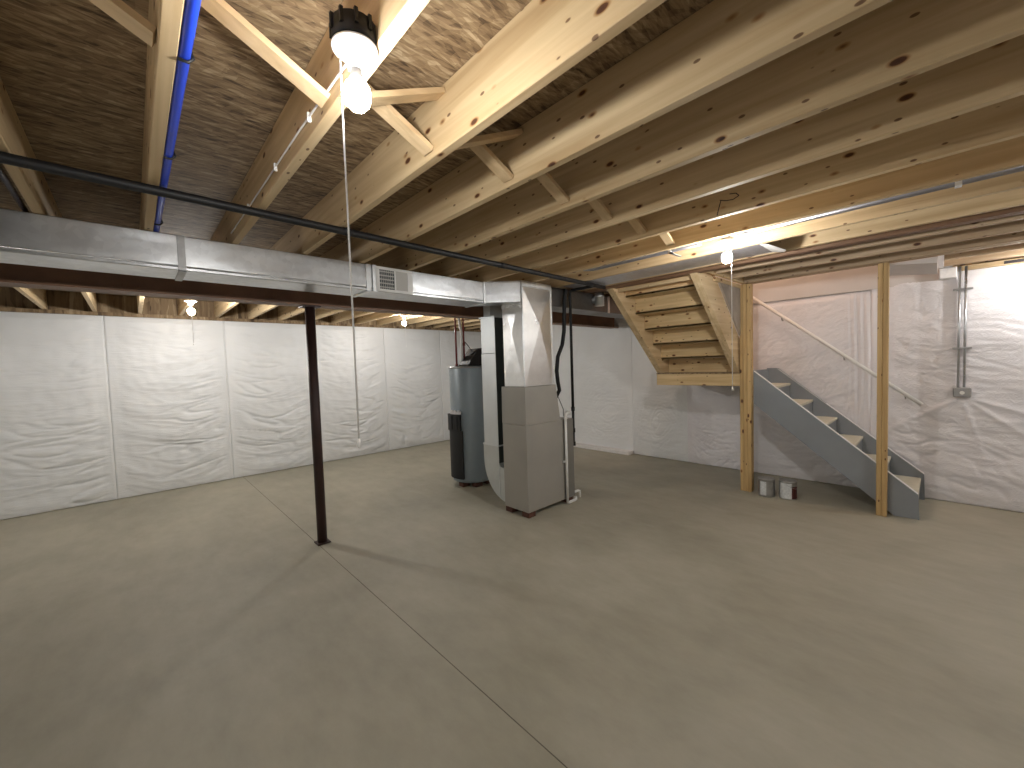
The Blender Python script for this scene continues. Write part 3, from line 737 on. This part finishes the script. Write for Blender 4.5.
# ------------------------------------------------------------------ lamps
def lamp(x, y, z, label, string_end, strength, boxed=False, sx=-.05, sy=-.015, col=(1, .985, .955)):
    t = thing('ceiling_lamp', (x, y, z), label, 'lamp', 'pull-cord bulb lamps under the joists')
    if boxed:
        prof = [(.052, .003), (.055, .006), (.055, .05), (.045, .055)]
        bx = MB().lathe((x, y, z), prof, 24)
        for k in range(10):
            a = 2*math.pi*k/10; bx.box(x+.056*math.cos(a)-.004, x+.056*math.cos(a)+.004, y+.056*math.sin(a)-.004, y+.056*math.sin(a)+.004, z+.02, z+.055)
        bx.build('junction_box', BLACKPL, t)
    else:
        MB().box(x-.03, x+.03, y-.03, y+.03, z+.0005, z+.02).build('junction_box', GALV_D, t)
    MB().lathe((x, y, z), [(.050, 0), (.056, -.003), (.056, -.008), (.040, -.018), (.022, -.024), (.021, -.052), (.018, -.054)], 32).build('lampholder', PORC, t)
    bl = MB().lathe((x, y, z-.056), [(.013, 0), (.015, -.016), (.027, -.038)], 24).build('bulb_base', PORC, t)
    MB().lathe((x, y, z-.056), [(.0268, -.0375), (.032, -.048), (.033, -.058), (.033, -.070), (.029, -.084), (.018, -.096), (.008, -.101)], 24).build('bulb', bulb_mat(strength, col), t)
    cx, cy = x+sx, y+sy
    m = MB().tube([(x+sx*.45, y+sy*.45, z-.012), (cx, cy, z-.03), (cx, cy, string_end+.02)], .0024, 6)
    m.lathe((cx, cy, string_end), [(.0025, .022), (.005, .010), (.0055, .002), (.003, -.003)], 10)
    m.build('pull_cord', CORD, t)
    return t
E0 = 300
lamp(.457, 1.030, HJ-.004, 'nearest bare bulb lamp, white holder on a black round box', 1.322, E0*.62, True, -.038, .005)
lamp(3.06, 1.03, HJ-.004, 'bare bulb lamp with long cord in front of the upper stairs', 1.30, E0, False, .0, -.03)
lamp(.50, 5.60, HJ-.004, 'bare bulb lamp beyond the beam on the left, near the white wall', 1.86, E0*1.5, False, .0, -.03)
lamp(3.06, 5.62, HJ-.004, 'bare bulb lamp beyond the beam on the right, near the water heater', 1.86, E0*1.3, False, .0, -.03)
lamp(5.6, -.75, HJ-.004, 'bare bulb lamp close to the right wall, outside the frame', 1.9, E0*.6, False, .0, -.03)
lamp(3.06, -1.75, HJ-.004, 'added bare bulb lamp behind the viewpoint, brightening the near floor', 1.4, E0*.8, False, .0, -.03)  # unseen lamp, added to brighten the foreground floor
# cable to the nearest lamp
t = thing('lamp_cable', (.475, 1.5, 2.36), 'thin white cable stapled along the joist beside the nearest lamp', 'cable')
MB().tube([(.470, 1.07, HJ+.045), (.487, 1.14, HJ+.04), (.490, 1.6, HJ+.055), (.491, 2.6, HJ+.05), (.490, 3.02, HJ+.05)], .0035, 8).build('cable', WHITEPL, t)
for y in (1.5, 1.95, 2.5): MB().box(.4835, .4965, y-.005, y+.005, HJ+.035, HJ+.068, .002).build('staple', WHITEPL, t)

# blue water line
t = thing('water_line', (.143, 1.2, 2.36), 'bright blue plastic water pipe clipped along a joist edge', 'pipe')
MB().tube([(.1435, YS+.02, HJ+.012), (.1435, 1.2, HJ+.012), (.1425, 2.4, HJ+.013), (.1425, 3.70, HJ+.014)], .0135, 12).build('tube', BLUE, t)
m = MB()
for y in (-.4, 1.36, 2.0, 2.9): m.tube([(.128, y, HJ-.004), (.150, y, HJ-.004), (.162, y, HJ+.010), (.156, y, HJ+.028)], .004, 6)
m.build('pipe_clip', BLACKPL, t)
# small copper/black line far left
t = thing('water_line', (-.36, 2.5, 2.36), 'dark water pipe running beside the far left joist', 'pipe')
MB().tube([(-.345, YS+.02, HJ+.02), (-.345, 3.70, HJ+.02)], .013, 10).build('tube', plain('dark_pipe', (.04, .03, .05), .25, .6), t)

# conduit beside joist 7
t = thing('conduit', (3.0, 1.0, 2.34), 'long grey conduit along the joist edge above the second lamp', 'pipe')
cx_ = 2.997
MB().tube([(cx_, YS+.02, HJ+.004), (cx_, .9, HJ+.004)], .021, 12).tube([(cx_, 1.18, HJ+.004), (cx_, 2.1, HJ+.004), (cx_, 2.2, HJ+.02)], .021, 12).tube([(cx_, .9, HJ+.03), (cx_, 1.18, HJ+.03)], .008, 8).build('pipe_run', plain('conduit_steel', (.33, .32, .34), .28, .85), t)
m = MB()
m.box(cx_-.024, cx_+.16, 1.388, 1.412, HJ-.020, HJ-.016)
for y in (1.40, -.05): m.box(cx_-.024, cx_+.024, y-.012, y+.012, HJ-.020, HJ-.0005)
m.build('strap', GALV_L, t)

# sheet metal panning
t = thing('return_panning', (3.56, 1.9, HJ), 'grey sheet metal panel closing the joist bay before the stairs', 'sheet metal')
MB().box(3.382, 3.746, .92, 2.78, HJ+.004, HJ+.007).build('sheet', galv('panning_sheet', (.62, .62, .66), .45), t)
m = MB(); vs = [(3.382, .92, HJ+.004), (3.746, .92, HJ+.004), (3.73, .84, HJ-.015), (3.60, .80, HJ-.03), (3.40, .86, HJ-.012)]
A = [m.bm.verts.new(v) for v in vs]; B = [m.bm.verts.new((v[0], v[1], v[2]+.003)) for v in vs]
m.bm.faces.new(A); m.bm.faces.new(B[::-1])
for i in range(5): m.bm.faces.new((A[i], B[i], B[(i+1) % 5], A[(i+1) % 5]))
m.build('bent_flap', WHITEPL, t)

# wall details at right
t = thing('wall_conduits', (RW-.04, -.14, 1.1), 'pair of grey conduits dropping to a metal outlet box on the right wall', 'conduit')
for y in (-.118, -.158):
    MB().tube([(RW-.035, y, 1.165), (RW-.035, y, 2.335)], .010, 12).build('conduit', galv('emt', (.62, .64, .66), .3), t)
MB().box(RW-.065, RW-.001, -.205, -.085, 1.07, 1.165, .008).build('outlet_box', GALV_D, t)
MB().lathe((0, 0, 0), [(.016, 0), (.016, .006)], 16).bm.free()
m = MB().tube([(RW-.074, -.145, 1.115), (RW-.064, -.145, 1.115)], .017, 16); m.build('outlet_face', WHITEPL, t)
m = MB()
for z in (1.55, 2.12): m.box(RW-.045, RW+.0, -.205, -.075, z-.008, z+.008, .002)
m.build('strap', GALV_D, t)
o = MB().box(RW-.06, RW+.02, -.10, .02, 2.235, 2.342, .008).build('foam_block', FOAM); tag(o, 'white foam block tucked under the ceiling at the right wall', 'foam block')
o = MB().prism([(.03, 2.290), (.42, 2.343), (.03, 2.343)], 0, 5.122, RW-.06).build('stair_soffit', DRY); tag(o, 'short sloping drywall soffit over the foot of the grey stairs', 'soffit')

# ------------------------------------------------------------------ upstairs light
l = bpy.data.lights.new('hall_light', 'POINT'); l.energy = 14; l.color = (1, .70, .50); l.shadow_soft_size = .15
lo = bpy.data.objects.new('hall_light', l); COL.objects.link(lo); lo.location = (5.4, 1.6, 3.6)

wd = bpy.data.worlds.new('World'); S.world = wd; wd.use_nodes = True
wd.node_tree.nodes['Background'].inputs[0].default_value = (.9, .95, 1, 1); wd.node_tree.nodes['Background'].inputs[1].default_value = 0.0

# ------------------------------------------------------------------ camera
yaw, pit, roll, F = math.radians(46.82248691), math.radians(2.58976709), math.radians(-1.87052592), 402.815
f_ = Vector((math.cos(yaw)*math.cos(pit), math.sin(yaw)*math.cos(pit), -math.sin(pit)))
r_ = Vector((math.sin(yaw), -math.cos(yaw), 0)); u_ = r_.cross(f_)
r2_ = r_*math.cos(roll)+u_*math.sin(roll); u2_ = -r_*math.sin(roll)+u_*math.cos(roll)
cd = bpy.data.cameras.new('camera'); co = bpy.data.objects.new('camera', cd); COL.objects.link(co)
M = Matrix((r2_, u2_, -f_)).transposed().to_4x4(); M.translation = Vector((0, 0, 1.52)); co.matrix_world = M
cd.sensor_width = 36; cd.lens = 36*F/1024; cd.clip_start = .02; cd.clip_end = 100
S.camera = co
S.view_settings.view_transform = 'Standard'; S.view_settings.look = 'None'; S.view_settings.gamma = 1
S.view_settings.use_curve_mapping = False; S.view_settings.exposure = 1.40
